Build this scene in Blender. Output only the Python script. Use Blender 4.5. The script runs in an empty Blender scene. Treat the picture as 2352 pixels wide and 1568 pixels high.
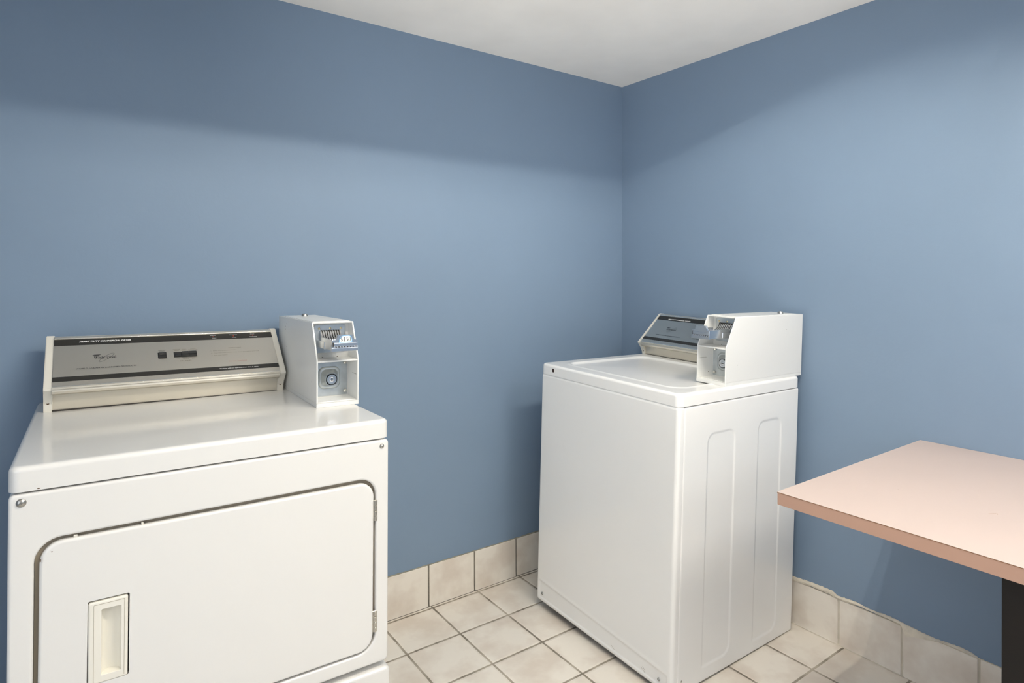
import bpy, bmesh, math, random
from mathutils import Vector, Matrix
random.seed(7)
SC = bpy.context.scene
COL = SC.collection
PI = math.pi

# ------------------------------------------------------------------ helpers
def rotm(yaw, pitch, roll):
    return (Matrix.Rotation(yaw, 4, 'Z') @ Matrix.Rotation(pitch, 4, 'X') @ Matrix.Rotation(roll, 4, 'Y'))

def finish(bm, name, mat, parent=None, sharp=35, wn=True, recalc=True):
    if recalc:
        bmesh.ops.recalc_face_normals(bm, faces=bm.faces[:])
    lim = math.radians(sharp)
    for f in bm.faces:
        f.smooth = True
    for e in bm.edges:
        e.smooth = not (len(e.link_faces) == 2 and e.calc_face_angle(0) > lim)
    me = bpy.data.meshes.new(name)
    bm.to_mesh(me); bm.free()
    o = bpy.data.objects.new(name, me)
    COL.objects.link(o)
    mats = mat if isinstance(mat, (list, tuple)) else [mat]
    for m in mats:
        me.materials.append(m)
    if parent is not None:
        o.parent = parent
    if wn:
        m = o.modifiers.new('weighted', 'WEIGHTED_NORMAL'); m.keep_sharp = True; m.weight = 80
    return o

def add_box(bm, lo, hi, r=0.0, seg=3):
    lo = Vector(lo); hi = Vector(hi)
    t = bmesh.new()
    bmesh.ops.create_cube(t, size=1.0)
    for v in t.verts:
        v.co = Vector([(lo[i] + hi[i]) / 2 + v.co[i] * (hi[i] - lo[i]) for i in range(3)])
    if r > 0:
        bmesh.ops.bevel(t, geom=t.edges[:], offset=r, segments=seg, profile=0.5, affect='EDGES', clamp_overlap=True)
    merge(bm, t)

def merge(bm, t, mat=None, mi=None):
    if mat is not None:
        bmesh.ops.transform(t, matrix=mat, verts=t.verts)
    vm = {}
    for v in t.verts:
        vm[v] = bm.verts.new(v.co)
    for f in t.faces:
        try:
            nf = bm.faces.new([vm[v] for v in f.verts])
            nf.material_index = f.material_index if mi is None else mi
        except ValueError:
            pass
    t.free()

def box(name, lo, hi, mat, parent=None, r=0.0, seg=3):
    bm = bmesh.new(); add_box(bm, lo, hi, r, seg)
    return finish(bm, name, mat, parent)

def rr(cx, cy, w, h, rc, n=8, rcs=None):
    """rounded rectangle outline, counter-clockwise; rcs = radii (bl, br, tr, tl)"""
    rcs = rcs or (rc,) * 4
    pts = []
    cs = [(-1, -1, PI), (1, -1, 1.5 * PI), (1, 1, 0), (-1, 1, .5 * PI)]
    for (sx, sy, a0), q in zip(cs, rcs):
        q = max(q, 1e-4)
        ox = cx + sx * (w / 2 - q); oy = cy + sy * (h / 2 - q)
        for k in range(n + 1):
            a = a0 + .5 * PI * k / n
            pts.append((ox + q * math.cos(a), oy + q * math.sin(a)))
    return pts

def plate(w, h, th, re=.004, rc=.01, holes=(), seg=4, nc=8, cx=None, cy=None, rcs=None):
    """a plate in the XY plane, face at z = 0 looking to +Z, body going to z = -th.
    holes: (cx, cy, w, h, rc, lip, depth)"""
    cx = w / 2 if cx is None else cx; cy = h / 2 if cy is None else cy
    bm = bmesh.new()
    def ring(inset, z):
        if rcs:
            p = rr(cx, cy, w - 2 * inset, h - 2 * inset, 0, nc, [max(q - inset, 1e-4) for q in rcs])
        else:
            p = rr(cx, cy, w - 2 * inset, h - 2 * inset, max(rc - inset, 1e-4), nc)
        return [bm.verts.new((x, y, z)) for x, y in p]
    def bridge(a, b):
        n = len(a)
        for i in range(n):
            j = (i + 1) % n
            bm.faces.new((a[i], a[j], b[j], b[i]))
    rings = []
    for k in range(seg + 1):
        t = .5 * PI * k / seg
        rings.append(ring(re * (1 - math.sin(t)), -re * (1 - math.cos(t))))
    rings.append(ring(0, -th))
    for a, b in zip(rings, rings[1:]):
        bridge(a, b)
    bm.faces.new(rings[-1])
    edges = []
    def loop_edges(r):
        out = []
        for i in range(len(r)):
            e = bm.edges.get((r[i], r[(i + 1) % len(r)]))
            if e is None:
                e = bm.edges.new((r[i], r[(i + 1) % len(r)]))
            out.append(e)
        return out
    edges += loop_edges(rings[0])
    for (hx, hy, hw, hh, hr, lip, dep) in holes:
        hs = []
        for k in range(seg + 1):
            t = .5 * PI * k / seg
            if lip <= 0 and k > 0:
                break
            g = lip * (1 - math.sin(t))
            p = rr(hx, hy, hw + 2 * g, hh + 2 * g, hr + g, nc)
            hs.append([bm.verts.new((x, y, -lip * (1 - math.cos(t)))) for x, y in p])
        if dep > 0:
            p = rr(hx, hy, hw, hh, hr, nc)
            hs.append([bm.verts.new((x, y, -dep)) for x, y in p])
        for a, b in zip(hs, hs[1:]):
            bridge(a, b)
        edges += loop_edges(hs[0])
    bmesh.ops.triangle_fill(bm, use_beauty=True, use_dissolve=False, edges=edges, normal=(0, 0, 1))
    # no closed back where a hole goes through
    return bm

def field(x0, x1, y0, y1, nx, ny, fn, keep=None):
    bm = bmesh.new()
    g = [[bm.verts.new((x0 + (x1 - x0) * i / nx, y0 + (y1 - y0) * j / ny,
                        fn(x0 + (x1 - x0) * i / nx, y0 + (y1 - y0) * j / ny) if 0 < i < nx and 0 < j < ny else 0.0))
          for j in range(ny + 1)] for i in range(nx + 1)]
    for i in range(nx):
        for j in range(ny):
            bm.faces.new((g[i][j], g[i + 1][j], g[i + 1][j + 1], g[i][j + 1]))
    return bm

def sm(a, b, x):
    t = min(1, max(0, (x - a) / (b - a))); return t * t * (3 - 2 * t)

def sd_rr(x, y, cx, cy, w, h, rcs):
    """signed distance to a rounded rectangle, radii (bl, br, tr, tl)"""
    dx = x - cx; dy = y - cy
    q = rcs[(2 if dy > 0 else 1) if dx > 0 else (3 if dy > 0 else 0)]
    ax = abs(dx) - w / 2 + q; ay = abs(dy) - h / 2 + q
    return min(max(ax, ay), 0) + math.hypot(max(ax, 0), max(ay, 0)) - q

def extrude_profile(bm, pts, x0, x1, mi=0):
    """pts: (y, z) outline, extruded along x"""
    a = [bm.verts.new((x0, y, z)) for y, z in pts]
    b = [bm.verts.new((x1, y, z)) for y, z in pts]
    n = len(pts); fs = []
    for i in range(n):
        fs.append(bm.faces.new((a[i], a[(i + 1) % n], b[(i + 1) % n], b[i])))
    fs.append(bm.faces.new(a)); fs.append(bm.faces.new(b[::-1]))
    for f in fs: f.material_index = mi
    return fs

def lathe(bm, prof, n=24, mat=None, mi=0):
    """prof: (radius, z)"""
    t = bmesh.new(); rings = []
    for r, z in prof:
        if r < 1e-6:
            rings.append([t.verts.new((0, 0, z))])
        else:
            rings.append([t.verts.new((r * math.cos(2 * PI * k / n), r * math.sin(2 * PI * k / n), z)) for k in range(n)])
    for a, b in zip(rings, rings[1:]):
        for k in range(n):
            j = (k + 1) % n
            if len(a) == 1 and len(b) == 1: continue
            if len(a) == 1: t.faces.new((a[0], b[k], b[j]))
            elif len(b) == 1: t.faces.new((a[k], b[0], a[j]))
            else: t.faces.new((a[k], b[k], b[j], a[j]))
    merge(bm, t, mat, mi)

def frame(o, x, y, z):
    """matrix with given origin and axis directions"""
    m = Matrix.Identity(4)
    for i, a in enumerate((x, y, z)):
        a = Vector(a).normalized()
        for k in range(3): m[k][i] = a[k]
    for k in range(3): m[k][3] = o[k]
    return m

FRONT = frame((0, 0, 0), (1, 0, 0), (0, 0, 1), (0, -1, 0))    # XY plate -> upright, looking to -Y
def front_at(y): return frame((0, y, 0), (1, 0, 0), (0, 0, 1), (0, -1, 0))

def empty(name, M, **tags):
    o = bpy.data.objects.new(name, None); COL.objects.link(o)
    o.empty_display_size = .05
    o.rotation_mode = 'QUATERNION'
    loc, q, s = M.decompose()
    o.location = loc; o.rotation_quaternion = q
    for k, v in tags.items(): o[k] = v
    return o

# ------------------------------------------------------------------ materials
def newmat(name):
    m = bpy.data.materials.new(name); m.use_nodes = True
    nt = m.node_tree
    return m, nt, nt.nodes['Principled BSDF']

def N(nt, t, **kw):
    n = nt.nodes.new(t)
    for k, v in kw.items():
        if hasattr(n, k) and k not in ('inputs',):
            setattr(n, k, v)
    return n

def plain(name, col, rough=.5, metal=0, spec=.5, coat=0, bump=0, bscale=300, var=0, vscale=8, aniso=0, emit=None):
    m, nt, b = newmat(name)
    b.inputs['Base Color'].default_value = (*col, 1)
    b.inputs['Roughness'].default_value = rough
    b.inputs['Metallic'].default_value = metal
    b.inputs['Specular IOR Level'].default_value = spec
    b.inputs['Coat Weight'].default_value = coat
    b.inputs['Coat Roughness'].default_value = .09
    if aniso: b.inputs['Anisotropic'].default_value = aniso
    tc = N(nt, 'ShaderNodeTexCoord')
    if var:
        n = N(nt, 'ShaderNodeTexNoise'); n.inputs['Scale'].default_value = vscale; n.inputs['Detail'].default_value = 3
        nt.links.new(tc.outputs['Object'], n.inputs['Vector'])
        r = N(nt, 'ShaderNodeValToRGB')
        r.color_ramp.elements[0].position = .3; r.color_ramp.elements[1].position = .7
        r.color_ramp.elements[0].color = (*[c * (1 - var) for c in col], 1)
        r.color_ramp.elements[1].color = (*[min(1, c * (1 + var * .4)) for c in col], 1)
        nt.links.new(n.outputs['Fac'], r.inputs['Fac']); nt.links.new(r.outputs['Color'], b.inputs['Base Color'])
    if bump:
        n = N(nt, 'ShaderNodeTexNoise'); n.inputs['Scale'].default_value = bscale; n.inputs['Detail'].default_value = 2
        nt.links.new(tc.outputs['Object'], n.inputs['Vector'])
        bp = N(nt, 'ShaderNodeBump'); bp.inputs['Strength'].default_value = bump; bp.inputs['Distance'].default_value = .001
        nt.links.new(n.outputs['Fac'], bp.inputs['Height']); nt.links.new(bp.outputs['Normal'], b.inputs['Normal'])
    if emit:
        b.inputs['Emission Color'].default_value = (*emit[0], 1); b.inputs['Emission Strength'].default_value = emit[1]
    return m

M_WALL = plain('blue wall paint', (.196, .272, .374), rough=.55, spec=.3, bump=.25, bscale=90, var=.035, vscale=1.3)
M_CEIL = plain('ceiling plaster', (.92, .895, .85), rough=.9, spec=.2, bump=.4, bscale=25, var=.05, vscale=4)
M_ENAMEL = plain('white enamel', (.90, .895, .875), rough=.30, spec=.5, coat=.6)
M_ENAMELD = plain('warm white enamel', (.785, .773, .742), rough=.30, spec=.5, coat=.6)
M_ENAMEL2 = plain('white box paint', (.80, .80, .775), rough=.35, spec=.5, coat=.15)
M_CREAM = plain('cream plastic', (.73, .70, .62), rough=.40)
M_HANDLE = plain('ivory plastic', (.84, .81, .72), rough=.38)
M_SILL = plain('champagne metal', (.66, .62, .53), rough=.33, metal=.55)
M_TRIM = plain('bright trim metal', (.80, .78, .72), rough=.22, metal=.9)
M_BLACK = plain('black band', (.022, .021, .018), rough=.30)
M_BTN = plain('black button', (.018, .018, .018), rough=.22)
M_TXTB = plain('black print', (.02, .02, .02), rough=.5)
M_TXTG = plain('tan print', (.22, .17, .09), rough=.5)
M_TXTW = plain('white print', (.85, .85, .83), rough=.5)
M_TXTR = plain('pale red print', (.62, .30, .24), rough=.5)
M_RED = plain('red indicator', (.75, .06, .02), rough=.4)
M_ZINC = plain('zinc plate', (.58, .62, .64), rough=.32, metal=.9, var=.18, vscale=30)
M_CHROME = plain('chrome slide', (.74, .76, .79), rough=.24, metal=1)
M_STEEL = plain('steel screw', (.42, .41, .38), rough=.3, metal=.9)
M_DARK = plain('dark gap shadow', (.035, .03, .025), rough=.8)
M_LABEL = plain('price label paper', (.80, .82, .80), rough=.45)
M_LBLUE = plain('price label blue edge', (.20, .48, .78), rough=.45)
M_PINK = plain('pink laminate', (.52, .425, .385), rough=.45, spec=.4, var=.02, vscale=5)
M_EDGE = plain('pink edge band', (.50, .31, .23), rough=.45)
M_SEAM = plain('brown laminate seam', (.30, .13, .04), rough=.6)
M_POST = plain('black table base', (.011, .009, .008), rough=.5, spec=.3)
M_BRASS = plain('brass rivet', (.70, .60, .38), rough=.3, metal=.9)
M_HINGE = plain('hinge steel', (.52, .50, .45), rough=.28, metal=.95)
M_RUBBER = plain('black rubber', (.02, .02, .02), rough=.7)
M_FIX = plain('white fixture metal', (.80, .80, .78), rough=.4)
M_COMP = plain('joint compound', (.72, .66, .55), rough=.85, bump=1, bscale=120, var=.15, vscale=40)
M_DIRT = plain('dark grime', (.10, .06, .03), rough=.9)

# brushed aluminium control panel: fine streaks along its length
def brushed():
    m, nt, b = newmat('brushed aluminium')
    tc = N(nt, 'ShaderNodeTexCoord'); mp = N(nt, 'ShaderNodeMapping')
    mp.inputs['Scale'].default_value = (6, 900, 900)
    n = N(nt, 'ShaderNodeTexNoise'); n.inputs['Scale'].default_value = 1; n.inputs['Detail'].default_value = 3
    nt.links.new(tc.outputs['Object'], mp.inputs['Vector']); nt.links.new(mp.outputs['Vector'], n.inputs['Vector'])
    r = N(nt, 'ShaderNodeMapRange'); r.inputs['To Min'].default_value = .27; r.inputs['To Max'].default_value = .38
    nt.links.new(n.outputs['Fac'], r.inputs['Value']); nt.links.new(r.outputs['Result'], b.inputs['Roughness'])
    b.inputs['Base Color'].default_value = (.74, .70, .62, 1); b.inputs['Metallic'].default_value = 1
    bp = N(nt, 'ShaderNodeBump'); bp.inputs['Strength'].default_value = .06; bp.inputs['Distance'].default_value = .0005
    nt.links.new(n.outputs['Fac'], bp.inputs['Height']); nt.links.new(bp.outputs['Normal'], b.inputs['Normal'])
    return m
M_BRUSH = brushed()

def tile_mat(name, grid=None):
    """glazed cream ceramic; grid = (ox, oy, pitch, joint) draws the joints of the floor"""
    m, nt, b = newmat(name)
    L = nt.links.new
    tc = N(nt, 'ShaderNodeTexCoord')
    n1 = N(nt, 'ShaderNodeTexNoise'); n1.inputs['Scale'].default_value = 7; n1.inputs['Detail'].default_value = 4; n1.inputs['Roughness'].default_value = .55
    L(tc.outputs['Object'], n1.inputs['Vector'])
    r = N(nt, 'ShaderNodeValToRGB'); e = r.color_ramp.elements
    e[0].position = .36; e[0].color = (.69, .62, .54, 1)
    e[1].position = .56; e[1].color = (.81, .76, .68, 1)
    x = e.new(.47); x.color = (.75, .69, .61, 1)
    L(n1.outputs['Fac'], r.inputs['Fac'])
    col = r.outputs['Color']
    b.inputs['Roughness'].default_value = .28
    b.inputs['Specular IOR Level'].default_value = .45
    n2 = N(nt, 'ShaderNodeTexNoise'); n2.inputs['Scale'].default_value = 30; n2.inputs['Detail'].default_value = 3
    L(tc.outputs['Object'], n2.inputs['Vector'])
    hmul = N(nt, 'ShaderNodeMath', operation='MULTIPLY'); hmul.inputs[1].default_value = .15
    L(n2.outputs['Fac'], hmul.inputs[0])
    height = hmul.outputs[0]
    if grid:
        ox, oy, t, j = grid
        sep = N(nt, 'ShaderNodeSeparateXYZ'); L(tc.outputs['Object'], sep.inputs['Vector'])
        # slight waviness of the joints
        nw = N(nt, 'ShaderNodeTexNoise'); nw.inputs['Scale'].default_value = 9; L(tc.outputs['Object'], nw.inputs['Vector'])
        wv = N(nt, 'ShaderNodeMath', operation='MULTIPLY_ADD'); wv.inputs[1].default_value = .004; wv.inputs[2].default_value = -.002
        L(nw.outputs['Fac'], wv.inputs[0])
        ds = []
        for ax, o in (('X', ox), ('Y', oy)):
            a = N(nt, 'ShaderNodeMath', operation='ADD'); L(sep.outputs[ax], a.inputs[0]); L(wv.outputs[0], a.inputs[1])
            s = N(nt, 'ShaderNodeMath', operation='SUBTRACT'); L(a.outputs[0], s.inputs[0]); s.inputs[1].default_value = o - t / 2
            d = N(nt, 'ShaderNodeMath', operation='DIVIDE'); L(s.outputs[0], d.inputs[0]); d.inputs[1].default_value = t
            f = N(nt, 'ShaderNodeMath', operation='FLOORED_MODULO'); L(d.outputs[0], f.inputs[0]); f.inputs[1].default_value = 1
            c = N(nt, 'ShaderNodeMath', operation='SUBTRACT'); L(f.outputs[0], c.inputs[0]); c.inputs[1].default_value = .5
            ab = N(nt, 'ShaderNodeMath', operation='ABSOLUTE'); L(c.outputs[0], ab.inputs[0])
            mu = N(nt, 'ShaderNodeMath', operation='MULTIPLY'); L(ab.outputs[0], mu.inputs[0]); mu.inputs[1].default_value = t
            ds.append(mu.outputs[0])
        mn = N(nt, 'ShaderNodeMath', operation='MINIMUM'); L(ds[0], mn.inputs[0]); L(ds[1], mn.inputs[1])
        mk = N(nt, 'ShaderNodeMapRange', interpolation_type='SMOOTHSTEP'); L(mn.outputs[0], mk.inputs['Value'])
        mk.inputs['From Min'].default_value = j * .42; mk.inputs['From Max'].default_value = j * .62
        # joint colour with dirt along it
        n3 = N(nt, 'ShaderNodeTexNoise'); n3.inputs['Scale'].default_value = 14; n3.inputs['Detail'].default_value = 5
        L(tc.outputs['Object'], n3.inputs['Vector'])
        gr = N(nt, 'ShaderNodeValToRGB'); g = gr.color_ramp.elements
        g[0].position = .38; g[0].color = (.19, .165, .13, 1); g[1].position = .62; g[1].color = (.43, .38, .31, 1)
        L(n3.outputs['Fac'], gr.inputs['Fac'])
        mx = N(nt, 'ShaderNodeMix', data_type='RGBA'); L(mk.outputs['Result'], mx.inputs['Factor'])
        L(gr.outputs['Color'], mx.inputs['A']); L(col, mx.inputs['B'])
        col = mx.outputs['Result']
        hp = N(nt, 'ShaderNodeMapRange', interpolation_type='SMOOTHSTEP'); L(mn.outputs[0], hp.inputs['Value'])
        hp.inputs['From Min'].default_value = j * .3; hp.inputs['From Max'].default_value = j * 1.5
        ad = N(nt, 'ShaderNodeMath', operation='ADD'); L(hp.outputs['Result'], ad.inputs[0]); L(height, ad.inputs[1])
        height = ad.outputs[0]
        rg = N(nt, 'ShaderNodeMapRange'); L(mk.outputs['Result'], rg.inputs['Value'])
        rg.inputs['To Min'].default_value = .85; rg.inputs['To Max'].default_value = .30
        L(rg.outputs['Result'], b.inputs['Roughness'])
    L(col, b.inputs['Base Color'])
    bp = N(nt, 'ShaderNodeBump'); bp.inputs['Strength'].default_value = .6; bp.inputs['Distance'].default_value = .0022
    L(height, bp.inputs['Height']); L(bp.outputs['Normal'], b.inputs['Normal'])
    return m
TP = .20352
M_FLOOR = tile_mat('floor tile', (-.2031, -.019, TP, .0072))
M_TILE = tile_mat('wall base tile')
M_GROUT = plain('grey joint mortar', (.20, .18, .15), rough=.9, var=.3, vscale=30)
M_GROUTL = plain('pale joint mortar', (.62, .57, .47), rough=.9, var=.15, vscale=30)

# ------------------------------------------------------------------ lettering
def text_bm(s, x0, x1, y0, y1, shear=0, bold=0.0, z=0.0):
    """text filling x0..x1 with its capitals between y0..y1, flat in XY"""
    cu = bpy.data.curves.new('lettering', 'FONT')
    cu.body = s; cu.size = 1; cu.offset = bold; cu.shear = 0; cu.resolution_u = 3
    ob = bpy.data.objects.new('lettering', cu); COL.objects.link(ob)
    dg = bpy.context.evaluated_depsgraph_get()
    me = bpy.data.meshes.new_from_object(ob.evaluated_get(dg))
    bm = bmesh.new(); bm.from_mesh(me)
    bpy.data.objects.remove(ob); bpy.data.curves.remove(cu); bpy.data.meshes.remove(me)
    xs = [v.co.x for v in bm.verts]
    a, b = min(xs), max(xs)
    cap = .69
    for v in bm.verts:
        yy = v.co.y / cap
        v.co.x = x0 + (v.co.x - a) / (b - a) * (x1 - x0) + shear * yy * (y1 - y0)
        v.co.y = y0 + yy * (y1 - y0)
        v.co.z = z
    return bm

def stroke(bm, pts, ws, z=0.0):
    """a pen stroke: centre line with a width at each point"""
    n = len(pts); L = []; R = []
    for i, (p, w) in enumerate(zip(pts, ws)):
        a = Vector(pts[max(0, i - 1)]); b = Vector(pts[min(n - 1, i + 1)])
        d = (b - a).normalized(); nrm = Vector((-d.y, d.x))
        L.append(bm.verts.new((p[0] + nrm.x * w / 2, p[1] + nrm.y * w / 2, z)))
        R.append(bm.verts.new((p[0] - nrm.x * w / 2, p[1] - nrm.y * w / 2, z)))
    for i in range(n - 1):
        try: bm.faces.new((R[i], R[i + 1], L[i + 1], L[i]))
        except ValueError: pass

def ell(cx, cy, rx, ry, a0=0, a1=360, n=24, tilt=0):
    out = []
    for k in range(n + 1):
        a = math.radians(a0 + (a1 - a0) * k / n)
        x = rx * math.cos(a); y = ry * math.sin(a)
        out.append((cx + x * math.cos(tilt) - y * math.sin(tilt), cy + x * math.sin(tilt) + y * math.cos(tilt)))
    return out

def thickthin(cx, cy, rx, ry, lo, hi, a0=0, a1=360, n=24):
    p = ell(cx, cy, rx, ry, a0, a1, n)
    w = []
    for k in range(n + 1):
        a = math.radians(a0 + (a1 - a0) * k / n)
        w.append(lo + (hi - lo) * math.cos(a) ** 2)
    return p, w

def bar(bm, x0, y0, x1, y1, w): stroke(bm, [(x0, y0), (x1, y1)], [w, w])

def serif_word(bm, x0, x1, y, xh):
    """the word Whirlpool in bold roman letters; x height xh"""
    asc = xh * 1.55; T = .30 * xh; t = .10 * xh
    t0 = bmesh.new(); x = 0.0
    def stem(x, y0, y1, foot=True, head=True):
        bar(t0, x, y0, x, y1, T)
        if foot: bar(t0, x - T * .95, y0 + t / 2, x + T * .95, y0 + t / 2, t)
        if head: bar(t0, x - T * .95, y1 - t / 2, x, y1 - t / 2, t)
    # W
    for (a, b, w) in (((.05, asc), (.45, 0), T), ((.45, 0), (.82, asc), t), ((.72, asc), (1.12, 0), T), ((1.12, 0), (1.55, asc), t)):
        stroke(t0, [(a[0] * xh / 1, a[1]), (b[0] * xh, b[1])], [w, w])
    for c in (.05, .75, 1.5): bar(t0, (c - .22) * xh, asc - t / 2, (c + .25) * xh, asc - t / 2, t)
    x = 1.95 * xh
    # h
    stem(x, 0, asc); stroke(t0, [(x, xh * .72), (x + .35 * xh, xh * .97), (x + .72 * xh, xh * .7)], [t, T * .8, T]); stem(x + .72 * xh, 0, xh * .75, head=False)
    x += 1.32 * xh
    # i
    stem(x, 0, xh); t0.faces.new([t0.verts.new((p[0], p[1], 0)) for p in ell(x, xh * 1.33, T * .6, T * .6, n=9)[:-1]])
    x += .75 * xh
    # r
    stem(x, 0, xh); stroke(t0, [(x, xh * .65), (x + .25 * xh, xh * .95), (x + .48 * xh, xh * .88)], [t, T * .7, T * .9])
    x += 1.0 * xh
    # l
    stem(x, 0, asc); x += .72 * xh
    # p
    stem(x, -.5 * xh, xh); p, w = thickthin(x + .36 * xh, xh * .5, .40 * xh, .45 * xh, t, T, -130, 130); stroke(t0, p, w)
    x += 1.28 * xh
    for k in range(2):
        p, w = thickthin(x + .12 * xh, xh * .5, .38 * xh, .44 * xh, t, T); stroke(t0, p, w); x += 1.08 * xh
    x -= .05 * xh
    stem(x, 0, asc)
    end = x + T
    s = (x1 - x0) / end
    for v in t0.verts: v.co = Vector((x0 + v.co.x * s, y + v.co.y, 0))
    merge(bm, t0)

def price_bm(x0, x1, y0, y1):
    """$1.50 in thick-and-thin numerals"""
    bm = bmesh.new(); W = x1 - x0; H = y1 - y0
    X = lambda a: x0 + a * W
    Y = lambda a: y0 + a * H
    tk = .055 * W; tn = .022 * W
    # dollar sign
    S = [(.17, .80), (.12, .90), (.06, .86), (.03, .72), (.06, .58), (.12, .48), (.18, .36), (.19, .2), (.14, .08), (.07, .07), (.02, .22)]
    stroke(bm, [(X(a), Y(b)) for a, b in S], [tn, tn, tn, tk * .8, tk, tk, tk, tk * .8, tn, tn, tn])
    bar(bm, X(.105), Y(-.06), X(.105), Y(1.05), tn * .9)
    # 1
    bar(bm, X(.385), Y(.02), X(.385), Y(.98), tk); bar(bm, X(.33), Y(.02), X(.44), Y(.02), tn); bar(bm, X(.335), Y(.86), X(.385), Y(.97), tn)
    # point
    bm.faces.new([bm.verts.new((p[0], p[1], 0)) for p in ell(X(.50), Y(.06), .022 * W, .022 * W, n=10)[:-1]])
    # 5
    stroke(bm, [(X(.60), Y(.92)), (X(.735), Y(.95))], [tk, tk]); bar(bm, X(.60), Y(.95), X(.595), Y(.52), tn)
    F = [(.59, .52), (.64, .58), (.70, .52), (.725, .36), (.70, .16), (.64, .05), (.585, .1)]
    stroke(bm, [(X(a), Y(b)) for a, b in F], [tn, tn, tk * .8, tk, tk, tn, tk * .6])
    # 0
    p, w = thickthin(X(.88), Y(.5), .075 * W, .47 * H, tn, tk); stroke(bm, p, w)
    return bm

# ------------------------------------------------------------------ coin box (local: a right, b back, c up)
CBW, CBD, CBH = .110, .437, .2155
def coin_box(parent_empty, M, name_label, is_dryer, knob):
    """housing is the part; slide, plates and lock are its sub-parts"""
    W, D, H = CBW, CBD, CBH
    th = .0035
    bm = bmesh.new()
    side = [(0, .010), (0, .120), (.048, H), (D, H), (D, .010)]
    # side walls, rounded fold at the front edge
    for x0, x1 in ((0, th), (W - th, W)):
        t = bmesh.new(); extrude_profile(t, side, x0, x1)
        bmesh.ops.bevel(t, geom=[e for e in t.edges if abs(e.verts[0].co.x - e.verts[1].co.x) < 1e-6], offset=.0011, segments=2, affect='EDGES')
        merge(bm, t)
    add_box(bm, (th * .6, .047, H - th), (W - th * .6, D, H), .0008, 1)          # top sheet
    add_box(bm, (0, 0, 0), (W, D, .0105), .001, 2)                                # foot rail round the bottom
    add_box(bm, (th, D - .005, .01), (W - th, D - .001, H - th))                     # back
    add_box(bm, (th, .079, .118), (W - th, .083, H - th))                         # upper recess back
    add_box(bm, (th, .0785, .010), (W - th, .083, .118))                          # lower recess back
    add_box(bm, (th, .0015, .1145), (W - th, .080, .1185), .0008, 1)             # shelf between the two recesses
    add_box(bm, (th, .012, .0105), (W - th, .080, .0125))
    hs = finish(bm, 'coin_box', M_ENAMEL2, parent_empty)
    hs.rotation_mode = 'QUATERNION'
    loc, q, _ = M.decompose(); hs.location = loc; hs.rotation_quaternion = q
    # lid line on the top sheet and two scratches are modelled as thin raised sheet
    bm = plate(W - .012, D - .09, .0022, .0006, .003, cx=W / 2, cy=.06 + (D - .09) / 2, seg=2)
    bmesh.ops.transform(bm, matrix=Matrix.Translation((0, 0, H + .0018)), verts=bm.verts)
    finish(bm, 'top_cover', M_ENAMEL2, hs)
    # plates ---------------------------------------------------------------
    t = plate(.085, .0755, .002, .0008, .007, seg=2, nc=5, cx=.0555, cy=.169)
    bmesh.ops.transform(t, matrix=front_at(.0765), verts=t.verts)
    finish(t, 'slide_plate', M_ZINC, hs)
    for a in (.0265, .056, .0845):
        bm = bmesh.new(); lathe(bm, [(0, .0022), (.0016, .0021), (.0030, .0012), (.0032, 0)], 14, frame((a, .0765, .1965), (1, 0, 0), (0, 0, 1), (0, -1, 0)))
        finish(bm, 'rivet', M_BRASS, hs)
    # finger guides: eight dark slots between bright ribs that curve outwards
    bm = bmesh.new(); rb = bmesh.new()
    for k in range(9):
        a = .0280 + k * .00635
        prof = [(.0762, .190), (.070, .190), (.066, .184), (.060, .176), (.050, .170), (.050, .166), (.0762, .166)]
        extrude_profile(rb, prof, a, a + .0040)
    add_box(rb, (.026, .058, .150), (.0865, .0765, .166), .001, 1)
    finish(rb, 'coin_guide', M_CHROME, hs)
    for k in range(8):
        a = .0320 + k * .00635
        add_box(bm, (a, .068, .166), (a + .00235, .0764, .192))
    finish(bm, 'coin_slot', M_DARK, hs)
    # slide: sleeve that comes out of the recess and its front plate
    bm = bmesh.new()
    add_box(bm, (.022, .012, .1475), (.088, .0755, .1665), .0015, 2)
    add_box(bm, (.0255, -.046, .1500), (.0845, .020, .1640), .0012, 2)
    t = bmesh.new(); extrude_profile(t, [(-.049, .1495), (-.049, .1745), (-.030, .1750), (.015, .1765), (.045, .1765), (.045, .1495)], .0235, .0270); merge(bm, t)
    t = bmesh.new(); extrude_profile(t, [(-.049, .1495), (-.049, .1745), (-.030, .1750), (.015, .1765), (.045, .1765), (.045, .1495)], .0830, .0865); merge(bm, t)
    sl = finish(bm, 'coin_slide', M_CHROME, hs)
    # front plate of the slide: lower bar with notches, raised middle tab
    bm = bmesh.new()
    out = [(.0215, .1475), (.0870, .1475), (.0870, .1745), (.0790, .1745), (.0740, .1885), (.0370, .1885), (.0330, .1745), (.0225, .1745), (.0225, .160), (.0215, .158)]
    t = bmesh.new()
    a = [t.verts.new((x, -.0560, z)) for x, z in out]; b = [t.verts.new((x, -.0490, z)) for x, z in out]
    n = len(out)
    for i in range(n): t.faces.new((a[i], a[(i + 1) % n], b[(i + 1) % n], b[i]))
    t.faces.new(a); t.faces.new(b[::-1])
    bmesh.ops.bevel(t, geom=[e for e in t.edges], offset=.0006, segments=2, affect='EDGES', clamp_overlap=True)
    merge(bm, t)
    add_box(bm, (.0265, -.0580, .1600), (.0866, -.0558, .1685), .0005, 2)
    for k in range(9):
        add_box(bm, (.0262 + k * .0073, -.0590, .1575), (.0262 + k * .0073 + .0044, -.0556, .1592), .0003, 1)
    add_box(bm, (.0205, -.0575, .1475), (.0880, -.0556, .1560), .0005, 2)
    finish(bm, 'slide_plate', M_CHROME, hs)['label'] = 'chrome push plate of the coin slide'
    bm = bmesh.new()
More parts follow.
